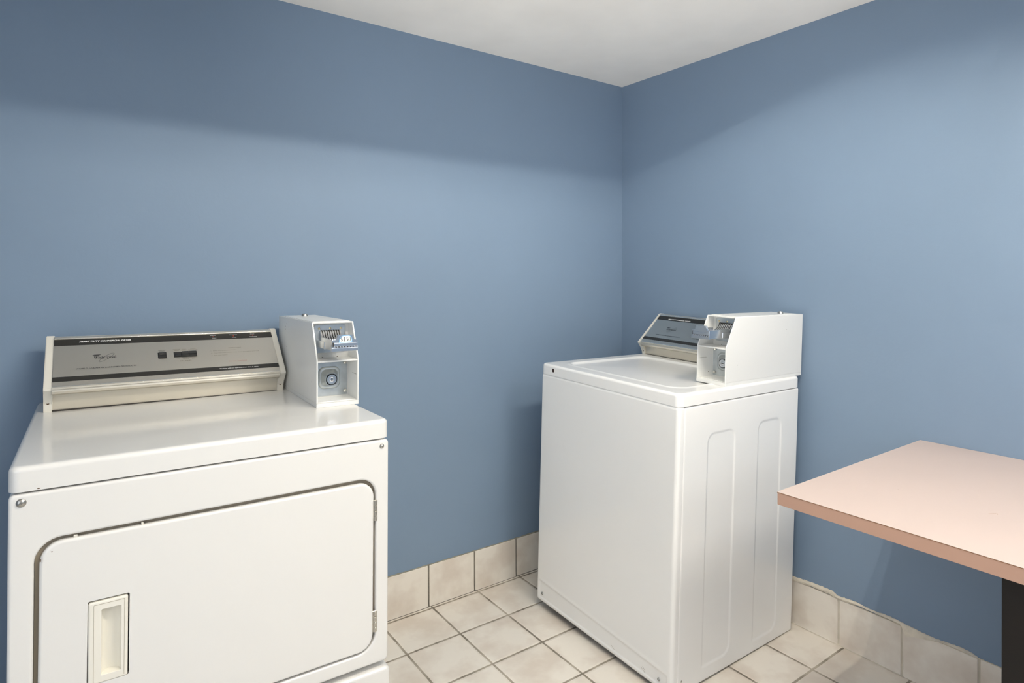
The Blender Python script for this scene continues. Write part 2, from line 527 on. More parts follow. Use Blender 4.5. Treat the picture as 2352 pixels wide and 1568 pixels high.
    for k in range(8):
        add_box(bm, (.0306 + k * .0073, -.0584, .1575), (.0306 + k * .0073 + .0030, -.0557, .1594))
    add_box(bm, (.0240, -.0568, .1590), (.0262, -.0556, .1700))
    finish(bm, 'coin_slot', M_DARK, hs)
    if is_dryer:
        def lab(pts, y, mat, nm):
            t = bmesh.new(); f = t.faces.new([t.verts.new((x, y, z)) for x, z in pts])
            r = bmesh.ops.extrude_face_region(t, geom=[f]); bmesh.ops.translate(t, vec=(0, -.00012, 0), verts=[g for g in r['geom'] if isinstance(g, bmesh.types.BMVert)])
            return finish(t, nm, mat, hs, wn=False)
        lab([(.0395, .1686), (.0735, .1692), (.0730, .1775), (.0715, .1820), (.0680, .1858), (.0640, .1870), (.0500, .1868), (.0455, .1848), (.0410, .1790)], -.0561, M_LBLUE, 'label_backing')
        lab([(.0410, .1702), (.0720, .1709), (.0715, .1775), (.0700, .1812), (.0670, .1848), (.0640, .1858), (.0505, .1856), (.0470, .1840), (.0425, .1790)], -.0563, M_LABEL, 'price_label')['label'] = 'white paper price label reading $1.50'
        t = price_bm(.0432, .0700, .1722, .1832)
        bmesh.ops.transform(t, matrix=front_at(-.0565), verts=t.verts)
        finish(t, 'price_lettering', M_TXTB, hs, wn=False)
    # lock plate ------------------------------------------------------------
    t = plate(.098, .098, .0018, .0006, .002, seg=2, nc=3, cx=.055, cy=.064, holes=[(.054, .064, .058, .060, .016, 0, 0)])
    bmesh.ops.transform(t, matrix=front_at(.0768), verts=t.verts)
    bm = bmesh.new(); merge(bm, t)
    # pressed boss: rounded square coming forward to a collar
    t = bmesh.new(); rings = []
    for (s, r, dz) in ((.058, .016, 0), (.056, .016, .003), (.050, .015, .0045), (.046, .014, .004), (.040, .013, .008), (.034, .0125, .0150), (.0325, .0125, .0165), (.0300, .0122, .0165), (.0290, .012, .014), (.0285, .012, .004)):
        rings.append([t.verts.new((x, y, dz)) for x, y in rr(.054 if s > .035 else .056, .064 if s > .035 else .061, s, s * (1.03 if s > .05 else 1), r, 6)])
    for p, q in zip(rings, rings[1:]):
        for i in range(len(p)):
            j = (i + 1) % len(p); t.faces.new((p[i], p[j], q[j], q[i]))
    merge(bm, t, front_at(.0768))
    finish(bm, 'lock_plate', M_ZINC, hs, sharp=50)
    bm = bmesh.new()
    lathe(bm, [(0, .004), (.0138, .004), (.0138, .0165), (.0126, .0185), (.0072, .0185), (.0068, .0175), (.0060, .0185), (.0052, .0190), (0, .0190)], 28, frame((.056, .0768, .061), (1, 0, 0), (0, 0, 1), (0, -1, 0)))
    finish(bm, 'lock', M_CHROME, hs)
    ang = 0 if is_dryer else PI / 2
    bm = bmesh.new(); add_box(bm, (-.0013, -.0042, .0188), (.0013, .0042, .0195))
    bmesh.ops.transform(bm, matrix=frame((.056, .0768, .061), (1, 0, 0), (0, 0, 1), (0, -1, 0)) @ Matrix.Rotation(ang, 4, 'Z'), verts=bm.verts)
    finish(bm, 'keyhole', M_DARK, hs, wn=False)
    for (a, c) in ((.0965, .102), (.0965, .026), (.0135, .102), (.0135, .026)):
        bm = bmesh.new()
        lathe(bm, [(0, .0042), (.0022, .0038), (.0042, .0022), (.0050, 0)], 18, frame((a, .0752, c), (1, 0, 0), (0, 0, 1), (0, -1, 0)))
        finish(bm, 'rivet', M_TRIM, hs)
    # round keyed knob on the top
    bm = bmesh.new()
    lathe(bm, [(.0098, 0), (.0095, .002), (.0078, .0065), (.0070, .0072), (0, .0072)], 20, Matrix.Translation((knob[0], knob[1], H + .0018)))
    finish(bm, 'top_knob', M_STEEL, hs)
    # wear marks of the paint
    marks = []
    if is_dryer:
        for (b, c, s) in ((.345, .178, .0022), (.345, .187, .0016), (.335, .196, .0010), (.330, .128, .0016), (.350, .130, .0011), (.045, .062, .0011)):
            marks.append(((-.0002, b, c), (.0002, b + s * 1.5, c + s * 1.3)))
        marks.append(((W - th - .0003, .010, .0775), (W - th + .0002, .042, .0782)))
    else:
        for (b, c, s) in ((.058, .062, .0018), (.335, .165, .0010)):
            marks.append(((W - .0002, b, c), (W + .0002, b + s * 1.4, c + s * 1.2)))
        marks.append(((th - .0002, .012, .0755), (th + .0003, .045, .0762)))
        marks.append(((th - .0002, .055, .026), (th + .0003, .058, .028)))
    for a in (.035, .075): marks.append(((a, .0785, .1185), (a + .003, .0792, .1200)))
    for lo_, hi_ in marks: box('paint_chip', lo_, hi_, M_DIRT, hs)
    return hs

# ------------------------------------------------------------------ console with printed control panel
PA = Vector((0, -.027, .057)); PB = Vector((0, .0885, .161))
def console(parent, M, L, is_dryer, drop):
    """local: x right, y back, z up; origin on the lid at the front left foot"""
    c = .018
    x0, x1 = c - .001, L - c + .001
    S = lambda s: PA + (PB - PA) * ((s + .0285) / .1572)
    t = (PB - PA).normalized(); nrm = Vector((0, -t.z, t.y))
    # body: sill at the bottom, lip, then the rest behind the panel
    bm = bmesh.new()
    body = [(.004, -drop), (-.0015, .034), (-.022, .0365), (-.0275, .0400), (-.0295, .0455), (-.0285, .0500), (-.0325, .0520), (-.0320, .0550)]
    top = S(.1272)
    body += [(PA.y + .002, PA.z - .002), (top.y + .002, top.z - .002)]
    body += [(.096, .1660), (.101, .1675), (.108, .1655), (.122, .160), (.124, -drop)]
    extrude_profile(bm, body, x0, x1)
    con = finish(bm, 'console', M_SILL, parent, sharp=28)
    con.rotation_mode = 'QUATERNION'
    loc, q, _ = M.decompose(); con.location = loc; con.rotation_quaternion = q
    PM = frame(S(0), (1, 0, 0), t, nrm)        # panel frame: x, s -> console space
    k = (PB - PA).length / .1572
    def P(bm, z=.0): 
        for v in bm.verts: v.co = PM @ Vector((v.co.x, v.co.y * k, v.co.z + z))
        return bm
    bm = bmesh.new(); add_box(bm, (x0, -.0285, -.001), (x1, .1285, .0012), .0004, 1); P(bm)
    finish(bm, 'control_panel', M_BRUSH, con)
    bm = bmesh.new()
    add_box(bm, (x0, .1275, .0000), (x1, .1350, .0036), .0016, 3); P(bm)
    finish(bm, 'trim_strip', M_TRIM, con)
    bm = bmesh.new()
    add_box(bm, (x0, -.0330, -.001), (x1, -.0285, .0022), .001, 2); P(bm)
    finish(bm, 'trim_strip', M_TRIM, con)
    bm = bmesh.new()
    for a, b in ((.1050, .1272), (-.0142, .0008)):
        add_box(bm, (x0, a, .0008), (x1, b, .0014)); P_ = None
    P(bm)
    finish(bm, 'dark_band', M_BLACK, con)
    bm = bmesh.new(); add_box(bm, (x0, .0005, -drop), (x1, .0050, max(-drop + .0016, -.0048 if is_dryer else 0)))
    finish(bm, 'base_shadow_strip', M_DARK, con)  # dark strip standing in for the shadow line under the console
    # end caps
    prof = [(0, -drop), (-.0010, .012), (-.008, .024), (-.020, .040), (-.0290, .0490), (-.0285, .0535), (.0975, .1655), (.104, .1695), (.112, .1690), (.121, .1640), (.127, .158), (.129, -drop)]
    for xa in (0, L - c):
        bm = bmesh.new(); extrude_profile(bm, prof, xa, xa + c)
        bmesh.ops.bevel(bm, geom=[e for e in bm.edges if abs(e.verts[0].co.x - e.verts[1].co.x) < 1e-6], offset=.0013, segments=2, affect='EDGES')
        cap = finish(bm, 'end_cap', M_CREAM, con, sharp=25)
        bm = bmesh.new()
        lathe(bm, [(0, .0006), (.0020, .0010), (.0032, .0006), (.0034, 0)], 12, frame((xa + c / 2, -.0012, .014), (1, 0, 0), (0, 0, 1), (0, -1, .1)))
        s_ = finish(bm, 'screw', M_DIRT, con)
    # printing ----------------------------------------------------------------
    zt = .0015
    white, black, tan, red = M_TXTW, M_TXTB, M_TXTG, M_TXTR
    def T(mat, s, a, b, y0, y1, **kw):
        finish(P(text_bm(s, a, b, y0, y1, **kw), zt), 'lettering', mat, con, wn=False, recalc=False)
    logo = bmesh.new()
    if is_dryer:
        T(white, 'HEAVY DUTY COMMERCIAL DRYER', .0700, .1850, .1147, .1197, shear=.3, bold=.03)
        sx = 0.0; sy = 0.0
        T(black, 'WORLD LEADER IN LAUNDRY PRODUCTS', .0628, .1940, .0224, .0262, shear=.35, bold=.01)
    else:
        T(white, 'HEAVY DUTY COMMERCIAL WASHER', .0750, .1890, .1100, .1147, shear=.3, bold=.03)
        sx = .001; sy = -.0045
        T(black, 'WORLD LEADER IN LAUNDRY PRODUCTS', .0668, .1920, .0168, .0206, shear=.35, bold=.01)
        T(black, 'WASH TEMPS', .2538, .2846, .0200, .0236, bold=.01)
    serif_word(logo, .1022 + sx, .1508 + sx, .0550 + sy, .0054)
    stroke(logo, ell(.1290 + sx, .0577 + sy, .0215, .0052, 0, 360, 40, math.radians(40)), [.0006] * 41)
    # winged emblem before the word
    logo.faces.new([logo.verts.new((x + sx, y + sy, 0)) for x, y in ((.0975, .0676), (.1025, .0690), (.1170, .0690), (.1150, .0672), (.1120, .0660), (.1050, .0660), (.1010, .0668))])
    if is_dryer:
        T(black, 'PUSH TO', .2478, .2642, .0722, .0744, bold=.01); T(black, 'START', .2502, .2618, .0684, .0706, bold=.01)
        T(tan, 'REGULAR', .2826, .3000, .0722, .0742, bold=.01); T(tan, 'HEAVY', .2855, .2975, .0688, .0708, bold=.01)
        T(tan, 'PERM', .3050, .3150, .0722, .0742); T(tan, 'PRESS', .3040, .3165, .0688, .0708)
        T(tan, 'KNITS', .3265, .3385, .0722, .0742); T(tan, 'DELICATES', .3205, .3435, .0688, .0708)
        T(tan, 'HIGH', .2882, .2975, .0372, .0392, bold=.01); T(tan, 'MEDIUM', .3045, .3205, .0372, .0392); T(tan, 'LOW', .3275, .3360, .0372, .0392)
        T(tan, 'DRY TEMPS', .2975, .3250, .0292, .0318)
        T(tan, 'INSTRUCTIONS', .4242, .4585, .0687, .0712)
        T(tan, '1.  Select dry temperature/cycle', .3773, .4426, .0605, .0626)
        T(tan, '2.  Clean lint screen located inside dryer door before each load', .3773, .5049, .0518, .0539)
        T(tan, '3.  Push start button', .3773, .4187, .0430, .0451)
        T(red, 'Do not overload', .4199, .4670, .0175, .0206)
        T(white, 'Machine will not operate when door is open.', .3932, .4961, -.0082, -.0052, bold=.015)
        for w1, w2, a in (('Regular', 'Heavy', .3895), ('Permanent', 'Press', .4440), ('Knits', 'Delicates', .4975)):
            h1 = .00115 * len(w1); h2 = .00115 * len(w2)
            T(white, w1, a - h1, a + h1, .1205, .1226, bold=.01); T(white, w2, a - h2 + .002, a + h2 + .002, .1100, .1121, bold=.01)
            ind = bmesh.new(); lathe(ind, [(0, .0003), (.0012, .0002), (.0013, 0)], 10, Matrix.Translation((a, .1165, 0)))
            finish(P(ind, zt), 'indicator_light', M_RED, con, wn=False)
    finish(P(logo, zt), 'emblem', M_TXTB, con, wn=False, recalc=False)
    if is_dryer:
        bez = bmesh.new(); add_box(bez, (.2455, .0448, .0008), (.2667, .0650, .0018), .0003, 1); P(bez)
        finish(bez, 'button_bezel', M_BLACK, con)
        bez = bmesh.new(); add_box(bez, (.2835, .0448, .0008), (.3412, .0642, .0018), .0003, 1); P(bez)
        finish(bez, 'button_bezel', M_BLACK, con)
        for i, (a, b, hh) in enumerate(((.2472, .2650, .005), (.2845, .3022, .0015), (.3032, .3210, .0045), (.3218, .3400, .0045))):
            bm = bmesh.new()
            # concave rocker: low middle line catching light
            pr = [(.0460, 0), (.0458, hh), (.0500, hh * 1.1), (.0545, hh * .55), (.0600, hh * .9), (.0630, hh * .8), (.0632, 0)]
            va = [bm.verts.new((a, y, z)) for y, z in pr]; vb = [bm.verts.new((b, y, z)) for y, z in pr]
            for q_ in range(len(pr)):
                r_ = (q_ + 1) % len(pr); bm.faces.new((va[q_], va[r_], vb[r_], vb[q_]))
            bm.faces.new(va); bm.faces.new(vb[::-1])
            bmesh.ops.bevel(bm, geom=bm.edges[:], offset=.0004, segments=2, affect='EDGES', clamp_overlap=True)
            P(bm, .0015)
            finish(bm, 'push_button', M_BTN, con, sharp=25)
    return con

def screw(parent, x, y, z, r=.0075, name='screw'):
    bm = bmesh.new()
    lathe(bm, [(r * 1.0, 0), (r, .0006), (r * .92, .0016), (r * .70, .0030), (r * .45, .0040), (r * .28, .0042), (r * .22, .0030), (0, .0030)], 22,
          frame((x, y, z), (1, 0, 0), (0, 0, 1), (0, -1, 0)))
    return finish(bm, name, M_STEEL, parent)

# ================================================================== DRYER
DW, DD, DH, DL = .69372, .7120, .89466, .04301
MD = Matrix.Translation((-2.21067, -.72433, .02368)) @ rotm(-.01608, -.01097, .00697)
dryer = empty('clothes_dryer', MD, label='white coin-operated clothes dryer with a square door and a $1.50 coin box', category='clothes dryer')
# lid
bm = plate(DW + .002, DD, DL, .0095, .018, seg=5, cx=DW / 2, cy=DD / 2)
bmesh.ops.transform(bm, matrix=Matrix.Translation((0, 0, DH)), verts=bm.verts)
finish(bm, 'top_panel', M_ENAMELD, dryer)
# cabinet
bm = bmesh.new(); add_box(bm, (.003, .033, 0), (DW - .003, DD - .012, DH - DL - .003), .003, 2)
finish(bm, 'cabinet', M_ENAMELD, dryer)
bm = bmesh.new(); add_box(bm, (.01, .0345, .30), (DW - .01, DD - .02, DH - DL + .002))
add_box(bm, (.008, .0335, .305), (DW - .008, .036, .345))
finish(bm, 'inner_frame', M_DARK, dryer)
# front panel with the door opening
FZ0, FZ1 = .3335, DH - DL - .0035
OX0, OX1, OZ0, OZ1 = .0362, .6625, .3665, .7625
bm = plate(DW, FZ1 - FZ0, .0330, .0065, .010, seg=4, cx=DW / 2, cy=(FZ0 + FZ1) / 2,
           holes=[((OX0 + OX1) / 2, (OZ0 + OZ1) / 2, OX1 - OX0, OZ1 - OZ0, .040, .005, .0330)])
# remove the closed back so the opening stays open
bmesh.ops.delete(bm, geom=[f for f in bm.faces if all(abs(v.co.z + .0330) < 1e-6 for v in f.verts)], context='FACES_ONLY')
bmesh.ops.transform(bm, matrix=FRONT, verts=bm.verts)
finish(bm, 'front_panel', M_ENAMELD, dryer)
lw, lh = OX1 - OX0 - .0006, OZ1 - OZ0 - .0006
bm = plate(lw, lh, .002, .0002, .040, seg=1, cx=(OX0 + OX1) / 2, cy=(OZ0 + OZ1) / 2, holes=[((OX0 + OX1) / 2, (OZ0 + OZ1) / 2, lw - .08, lh - .08, .02, 0, .002)])
bmesh.ops.delete(bm, geom=[f for f in bm.faces if all(abs(v.co.z + .002) < 1e-6 for v in f.verts)], context='FACES_ONLY')
bmesh.ops.transform(bm, matrix=front_at(.0125), verts=bm.verts)
finish(bm, 'opening_liner', plain('grey brown liner', (.30, .255, .19), rough=.5), dryer)
# door: hung a little crooked, the gap wider at the handle side
DX0, DX1, DZ0, DZ1 = .0425, .6560, .3705, .7540
HX0, HX1, HZ0, HZ1 = .1130, .1775, .4830, .6345
bm = plate(DX1 - DX0, DZ1 - DZ0, .012, .0055, .034, seg=4, nc=10, cx=(DX0 + DX1) / 2, cy=(DZ0 + DZ1) / 2,
           holes=[((HX0 + HX1) / 2, (HZ0 + HZ1) / 2, HX1 - HX0, HZ1 - HZ0, .003, .0, .012)])
bmesh.ops.delete(bm, geom=[f for f in bm.faces if all(abs(v.co.z + .012) < 1e-6 for v in f.verts)], context='FACES_ONLY')
piv = Matrix.Translation((DX1, 0, DZ0)) @ Matrix.Rotation(.0035, 4, 'Y') @ Matrix.Translation((-DX1, 0, -DZ0))
bmesh.ops.transform(bm, matrix=piv @ front_at(-.0015), verts=bm.verts)
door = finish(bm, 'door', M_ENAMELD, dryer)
# recessed ivory handle
bm = bmesh.new()
t = plate(HX1 - HX0 - .003, HZ1 - HZ0 - .003, .010, .0035, .004, seg=3, nc=4, cx=(HX0 + HX1) / 2, cy=(HZ0 + HZ1) / 2,
          holes=[(.1500, .5580, .0305, .1190, .0015, .0008, .0)])
bmesh.ops.delete(t, geom=[f for f in t.faces if all(abs(v.co.z + .010) < 1e-6 for v in f.verts)], context='FACES_ONLY')
merge(bm, t, front_at(-.0030))
# inner raised border
t = bmesh.new()
fr = [(HX0 + .0115, HZ0 + .0115, HX1 - .0115, HZ1 - .0115)]
# scooped pocket: a curved sheet from the left lip round to the right wall, with flat top and bottom
n = 14; prof = []
for kk in range(n + 1):
    a = PI * kk / n
    prof.append((.1500 - .01525 * math.cos(a), -.0022 + .0190 * math.sin(a) ** .8 if 0 < kk < n else -.0022))
lo = [t.verts.new((x, y, .4985)) for x, y in prof]; hi = [t.verts.new((x, y, .6175)) for x, y in prof]
for i in range(n): t.faces.new((lo[i], lo[i + 1], hi[i + 1], hi[i]))
t.faces.new(lo); t.faces.new(hi)
merge(bm, t)
hd = finish(bm, 'handle', M_HANDLE, door); hd['label'] = 'recessed ivory plastic door pull'
# thin groove line round the pull
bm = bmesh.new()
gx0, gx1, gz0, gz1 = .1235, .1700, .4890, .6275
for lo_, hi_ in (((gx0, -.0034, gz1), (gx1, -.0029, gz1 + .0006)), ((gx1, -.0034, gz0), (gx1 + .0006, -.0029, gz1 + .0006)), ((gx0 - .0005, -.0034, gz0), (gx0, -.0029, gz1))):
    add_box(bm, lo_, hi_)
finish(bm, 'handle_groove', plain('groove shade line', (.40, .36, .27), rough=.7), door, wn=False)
# hinges on the right edge
for z0, z1 in ((.6630, .7110), (.4080, .4560)):
    bm = bmesh.new()
    hx = .6600
    for k in range(4):
        a = z0 + (z1 - z0) * (k + .06) / 4; b = z0 + (z1 - z0) * (k + .94) / 4
        lathe(bm, [(0, 0), (.0032, 0), (.0036, .0004), (.0036, b - a - .0004), (.0032, b - a), (0, b - a)], 14, Matrix.Translation((hx + .0005, -.0005, a)))
    add_box(bm, (hx - .0060, .0000, z0), (hx + .006, .0020, z1), .0004, 1)
    finish(bm, 'hinge', M_HINGE, door)
# little striker tabs and wiring seen in the gap over the door
for x, s in ((.092, .006), (.196, .004)):
    box('gap_tab', (x, .002, .7540), (x + s, .010, .7600), M_CREAM, dryer, .0008, 1)
# toe panel
bm = plate(DW + .006, .3210, .037, .009, .012, seg=4, cx=DW / 2 + .001, cy=.1605)
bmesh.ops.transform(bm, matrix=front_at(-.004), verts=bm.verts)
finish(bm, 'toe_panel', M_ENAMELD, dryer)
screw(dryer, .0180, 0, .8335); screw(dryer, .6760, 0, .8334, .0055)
for x in (.05, DW - .05):
    for y in (.08, DD - .08):
        bm = bmesh.new(); lathe(bm, [(0, -.0205), (.018, -.0205), (.018, -.0100), (.006, -.0080), (.006, .004), (0, .004)], 16, Matrix.Translation((x, y, 0)))
        finish(bm, 'levelling_foot', M_RUBBER, dryer)
# small chips
box('paint_chip', (.0400, -.0003, .8535), (.0435, .0003, .8550), M_DIRT, dryer)
box('paint_chip', (.2440, .2900, DH - .0001), (.2450, .2915, DH + .0002), M_DIRT, dryer)
box('paint_chip', (.0447, -.0040, .727), (.0462, -.0020, .7315), M_DIRT, door)
box('paint_chip', (.0600, -.0021, .7395), (.0625, -.0014, .7405), M_DIRT, door)
MC = Matrix.Translation((.01953, .53701, .90309)) @ rotm(.01373, .02191, .00597)
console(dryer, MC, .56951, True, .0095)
coin_box(dryer, Matrix.Translation((.589, .2158, DH)) @ rotm(-.03, 0, 0), '', True, (.056, .345))

# ================================================================== WASHER
WW, WD, WH, WL = .65131, .64008, .89755, .03852
MW = Matrix.Translation((-.68688, -.22561, .02499)) @ rotm(-1.57461, -.00852, .02571)
washer = empty('washing_machine', MW, label='white top-loading washing machine standing alone in the room corner', category='washing machine')
# top panel with a pressed lid
LX0, LX1, LY0, LY1 = .030, .615, .045, .510
bm = plate(WW + .003, WD, WL, .0095, .020, seg=5, cx=WW / 2, cy=WD / 2,
           holes=[((LX0 + LX1) / 2, (LY0 + LY1) / 2, LX1 - LX0, LY1 - LY0, .0, 0, 0)], nc=6)
bmesh.ops.transform(bm, matrix=Matrix.Translation((0, 0, WH)), verts=bm.verts)
finish(bm, 'top_panel', M_ENAMEL, washer)
def lidf(x, y):
    d = -sd_rr(x, y, .3235, .277, .535, .425, (.05, .05, .05, .05))
    rim = .0022 * math.exp(-(d / .0075) ** 2)
    return rim - .0045 * sm(0, .022, d) + .0020 * sm(.03, .20, d)
bm = field(LX0, LX1, LY0, LY1, 150, 120, lidf)
bmesh.ops.transform(bm, matrix=Matrix.Translation((0, 0, WH)), verts=bm.verts)
finish(bm, 'lid', M_ENAMEL, washer, recalc=False, wn=False, sharp=60)
# front panel that wraps round both corners
def frontf(x, z):
    d = z - (.0795 - .021 * (x / .62))
    s = 1 - sm(-.006, .006, d)
    s *= sm(.012, .022, x) * (1 - sm(.628, .640, x))
    return -.0026 * s + .0012 * math.exp(-((d - .006) / .006) ** 2) * sm(.012, .022, x) * (1 - sm(.628, .640, x))
FH = WH - WL - .0035
bm = bmesh.new()
t = plate(WW, FH + .007, .024, .013, .013, seg=6, cx=WW / 2, cy=(FH + .007) / 2, nc=3, rcs=(.013, .013, .0131, .0131),
          holes=[(WW / 2, .5 * (.016 + .20), WW - .032, .184, 0, 0, 0)])
merge(bm, t)
t = field(.016, WW - .016, .016, .20, 120, 60, frontf); merge(bm, t)
bmesh.ops.transform(bm, matrix=FRONT, verts=bm.verts)
finish(bm, 'front_panel', M_ENAMEL, washer, recalc=True, sharp=50)
# cabinet core
bm = bmesh.new(); add_box(bm, (.0035, .027, 0), (WW - .006, WD - .004, FH), .003, 2)
finish(bm, 'cabinet', M_ENAMEL, washer)
bm = bmesh.new(); add_box(bm, (.012, .012, .004), (WW - .010, WD - .02, WH - WL + .003))
add_box(bm, (.009, .010, -.0005), (WW - .009, WD - .009, .003))
finish(bm, 'inner_frame', M_DARK, washer)
# right side panel with two pressed ribs
ribs = [(.139, .274, .0455, .7610), (.4015, .5334, .0380, .7650)]
def sidef(v, z):
    h = 0
    for a, b, c, e in ribs:
        d = -sd_rr(v, z, (a + b) / 2, (c + e) / 2, b - a, e - c, (.004, .032, .030, .030))
        h += -.0022 * sm(-.0045, .0045, d)
    return h
bm = bmesh.new()
t = plate(WD - .030, FH, .006, .004, .005, seg=3, cx=.026 + (WD - .030) / 2, cy=FH / 2, nc=3,
          holes=[(.026 + (WD - .030) / 2, FH / 2, WD - .048, FH - .020, 0, 0, 0)])
merge(bm, t)
cv = .026 + (WD - .030) / 2
t = field(cv - (WD - .048) / 2, cv + (WD - .048) / 2, .010, FH - .010, 230, 300, sidef); merge(bm, t)
bmesh.ops.transform(bm, matrix=frame((WW, 0, 0), (0, 1, 0), (0, 0, 1), (1, 0, 0)), verts=bm.verts)
finish(bm, 'side_panel', M_ENAMEL, washer, recalc=True, sharp=50)
# plug hole, screws
bm = bmesh.new()
t = plate(.0150, .0170, .001, .0004, .006, seg=2, cx=.071, cy=.8785, nc=6); merge(bm, t, front_at(-.0008))
finish(bm, 'plug_rim', M_ENAMEL2, washer)
bm = bmesh.new(); t = plate(.0105, .0135, .001, .0003, .0045, seg=2, cx=.0712, cy=.8785, nc=6); merge(bm, t, front_at(-.0012))
finish(bm, 'plug_hole', plain('dark brown plug', (.05, .025, .018), rough=.6), washer)
screw(washer, .0365, .0020, .0345, .0052); screw(washer, .6020, .0020, .0320, .0052)
bm = bmesh.new(); lathe(bm, [(0, .0008), (.003, .0006), (.0034, 0)], 12, frame((WW, .0446, .0371), (0, 1, 0), (0, 0, 1), (1, 0, 0)))
finish(bm, 'screw', M_STEEL, washer)
# scuffs near the bottom of the front
M_SCUFF = plain('grey scuff', (.42, .38, .33), rough=.8)
for x, z, l in ((.400, .030, .018), (.53, .030, .02), (.536, .034, .013)):
    bm = bmesh.new(); t = bmesh.new(); add_box(t, (0, -.0003, 0), (l, .0002, .0006)); merge(bm, t, Matrix.Translation((x, .0022, z)) @ Matrix.Rotation(.5, 4, 'Y'))
    finish(bm, 'scuff', M_SCUFF, washer, wn=False)
for x in (.05, WW - .05):
    for y in (.06, WD - .06):
        Pw = MW @ Vector((x, y, 0))
        dz = Pw.z - .0005
        bm = bmesh.new(); lathe(bm, [(0, -dz), (.018, -dz), (.018, -dz * .55), (.006, -dz * .5), (.006, .004), (0, .004)], 16, Matrix.Translation((x, y, 0)))
        finish(bm, 'levelling_foot', M_RUBBER, washer)
console(washer, Matrix.Translation((.0, .546, WH)), .5360, False, .0005)
coin_box(washer, Matrix.Translation((.533, .2262, WH)), '', False, (.076, .352))

# ================================================================== TABLE
TX0, TX1, TY1, TZ, TT = -.7803, .000, -1.2626, .7486, .0300
TY0 = TY1 - .79
TX1 = -.0015
table = empty('table', Matrix.Translation((-.39, -1.655, 0)), label='square pink laminate table on a black pedestal, pushed against the wall', category='table')
off = Vector((-.39, -1.655, 0))
def tb(lo, hi, nm, mat, r=0, seg=2):
    return box(nm, Vector(lo) - off, Vector(hi) - off, mat, table, r, seg)
tb((TX0 + .0006, TY0 + .0006, TZ - TT), (TX1, TY1 - .0006, TZ - .0014), 'edge_band', M_EDGE, .0012)
tb((TX0 + .0002, TY0, TZ - .0020), (TX1 + .0004, TY1 - .0001, TZ - .0011), 'laminate_seam', M_SEAM)
tb((TX0, TY0, TZ - .0011), (TX1 + .0006, TY1, TZ), 'table_top', M_PINK, .0004, 1)
PCX, PCY = -.391, -1.653
tb((PCX - .06, PCY - .06, .035), (PCX + .06, PCY + .06, TZ - TT - .012), 'pedestal', M_POST, .003)
tb((PCX - .20, PCY - .20, TZ - TT - .012), (PCX + .20, PCY + .20, TZ - TT), 'mounting_plate', M_POST, .002)
bm = bmesh.new()
for a, b in ((.29, .035), (.035, .29)):
    add_box(bm, (PCX - a - off.x, PCY - b - off.y, .0), (PCX + a - off.x, PCY + b - off.y, .036), .008, 2)
finish(bm, 'base', M_POST, table)
M_MARK = plain('tan scratch', (.42, .30, .22), rough=.7)
for x, y, l, w, a in ((-.535, -1.42, .0030, .0016, .2), (-.53, -1.600, .018, .0009, -.5), (-.525, -1.607, .010, .0008, .4)):
    bm = bmesh.new(); t = bmesh.new(); add_box(t, (-l / 2, -w / 2, 0), (l / 2, w / 2, .0002)); merge(bm, t, Matrix.Translation((x - off.x, y - off.y, TZ)) @ Matrix.Rotation(a, 4, 'Z'))
    finish(bm, 'surface_mark', M_MARK, table, wn=False)

# ================================================================== ROOM
CH = 2.1457
RX, RY = -3.30, -4.10
def struct(o): o['kind'] = 'structure'; return o
bm = bmesh.new(); add_box(bm, (RX - .1, RY - .1, -.08), (.1, .1, 0)); struct(finish(bm, 'floor', M_FLOOR, wn=False))
bm = bmesh.new(); add_box(bm, (RX - .1, RY - .1, CH), (.1, .1, CH + .08)); struct(finish(bm, 'ceiling', M_CEIL, wn=False))
struct(box('wall_left', (RX - .1, 0, 0), (.1, .1, CH), M_WALL))
struct(box('wall_right', (0, RY - .1, 0), (.1, 0, CH), M_WALL))
struct(box('wall_side', (RX - .1, RY, 0), (RX, 0, CH), M_WALL))
struct(box('wall_rear', (RX, RY - .1, 0), (0, RY, CH), M_WALL))

def base_tiles(name, joints, hgt, M, grout, tops=None, th=.0045, seed=1):
    """cove tiles along local x, wall plane at y = 0, room at y < 0"""
    bm = bmesh.new(); rnd = random.Random(seed)
    for i, (a, b) in enumerate(zip(joints, joints[1:])):
        lo, hi = min(a, b) + .0032, max(a, b) - .0032
        h = hgt + (tops[i] if tops else 0) - .001
        f = -th + rnd.uniform(-.0006, .0006)
        prof = [(.0, h), (f + .003, h), (f + .001, h - .0008), (f, h - .003), (f, .022), (f - .0004, .012), (f - .0012, .0045), (f - .0020, .0016), (0, .0012)]
        t = bmesh.new(); extrude_profile(t, prof, lo, hi)
        bmesh.ops.bevel(t, geom=[e for e in t.edges if abs(e.verts[0].co.x - e.verts[1].co.x) < 1e-6 and (e.verts[0].co.y < -.001 or e.verts[1].co.y < -.001)], offset=.0016, segments=2, affect='EDGES', clamp_overlap=True)
        merge(bm, t)
    gb = bmesh.new(); extrude_profile(gb, [(0, hgt + .0005), (-.0022, hgt + .0005), (-.0022, .018), (-.004, .004), (-.0082, .0004), (0, .0004)], min(joints), max(joints))
    merge(bm, gb, mi=1)
    bmesh.ops.transform(bm, matrix=M, verts=bm.verts)
    return struct(finish(bm, name, [M_TILE, grout]))
lj = [-.005] + [-.2125 - TP * k for k in range(0, 15)]
base_tiles('baseboard_left', lj, .1574, Matrix.Identity(4), M_GROUT)
# right wall: local x runs along -Y
MR = frame((0, 0, 0), (0, -1, 0), (1, 0, 0), (0, 0, 1))
rj = [.010, .2130, .4150, .6170, .8190, 1.0195, 1.2142, 1.4155, 1.6180, 1.8220] + [1.8220 + TP * k for k in range(1, 11)]
base_tiles('baseboard_right', rj, .1560, MR, M_GROUTL, seed=5)
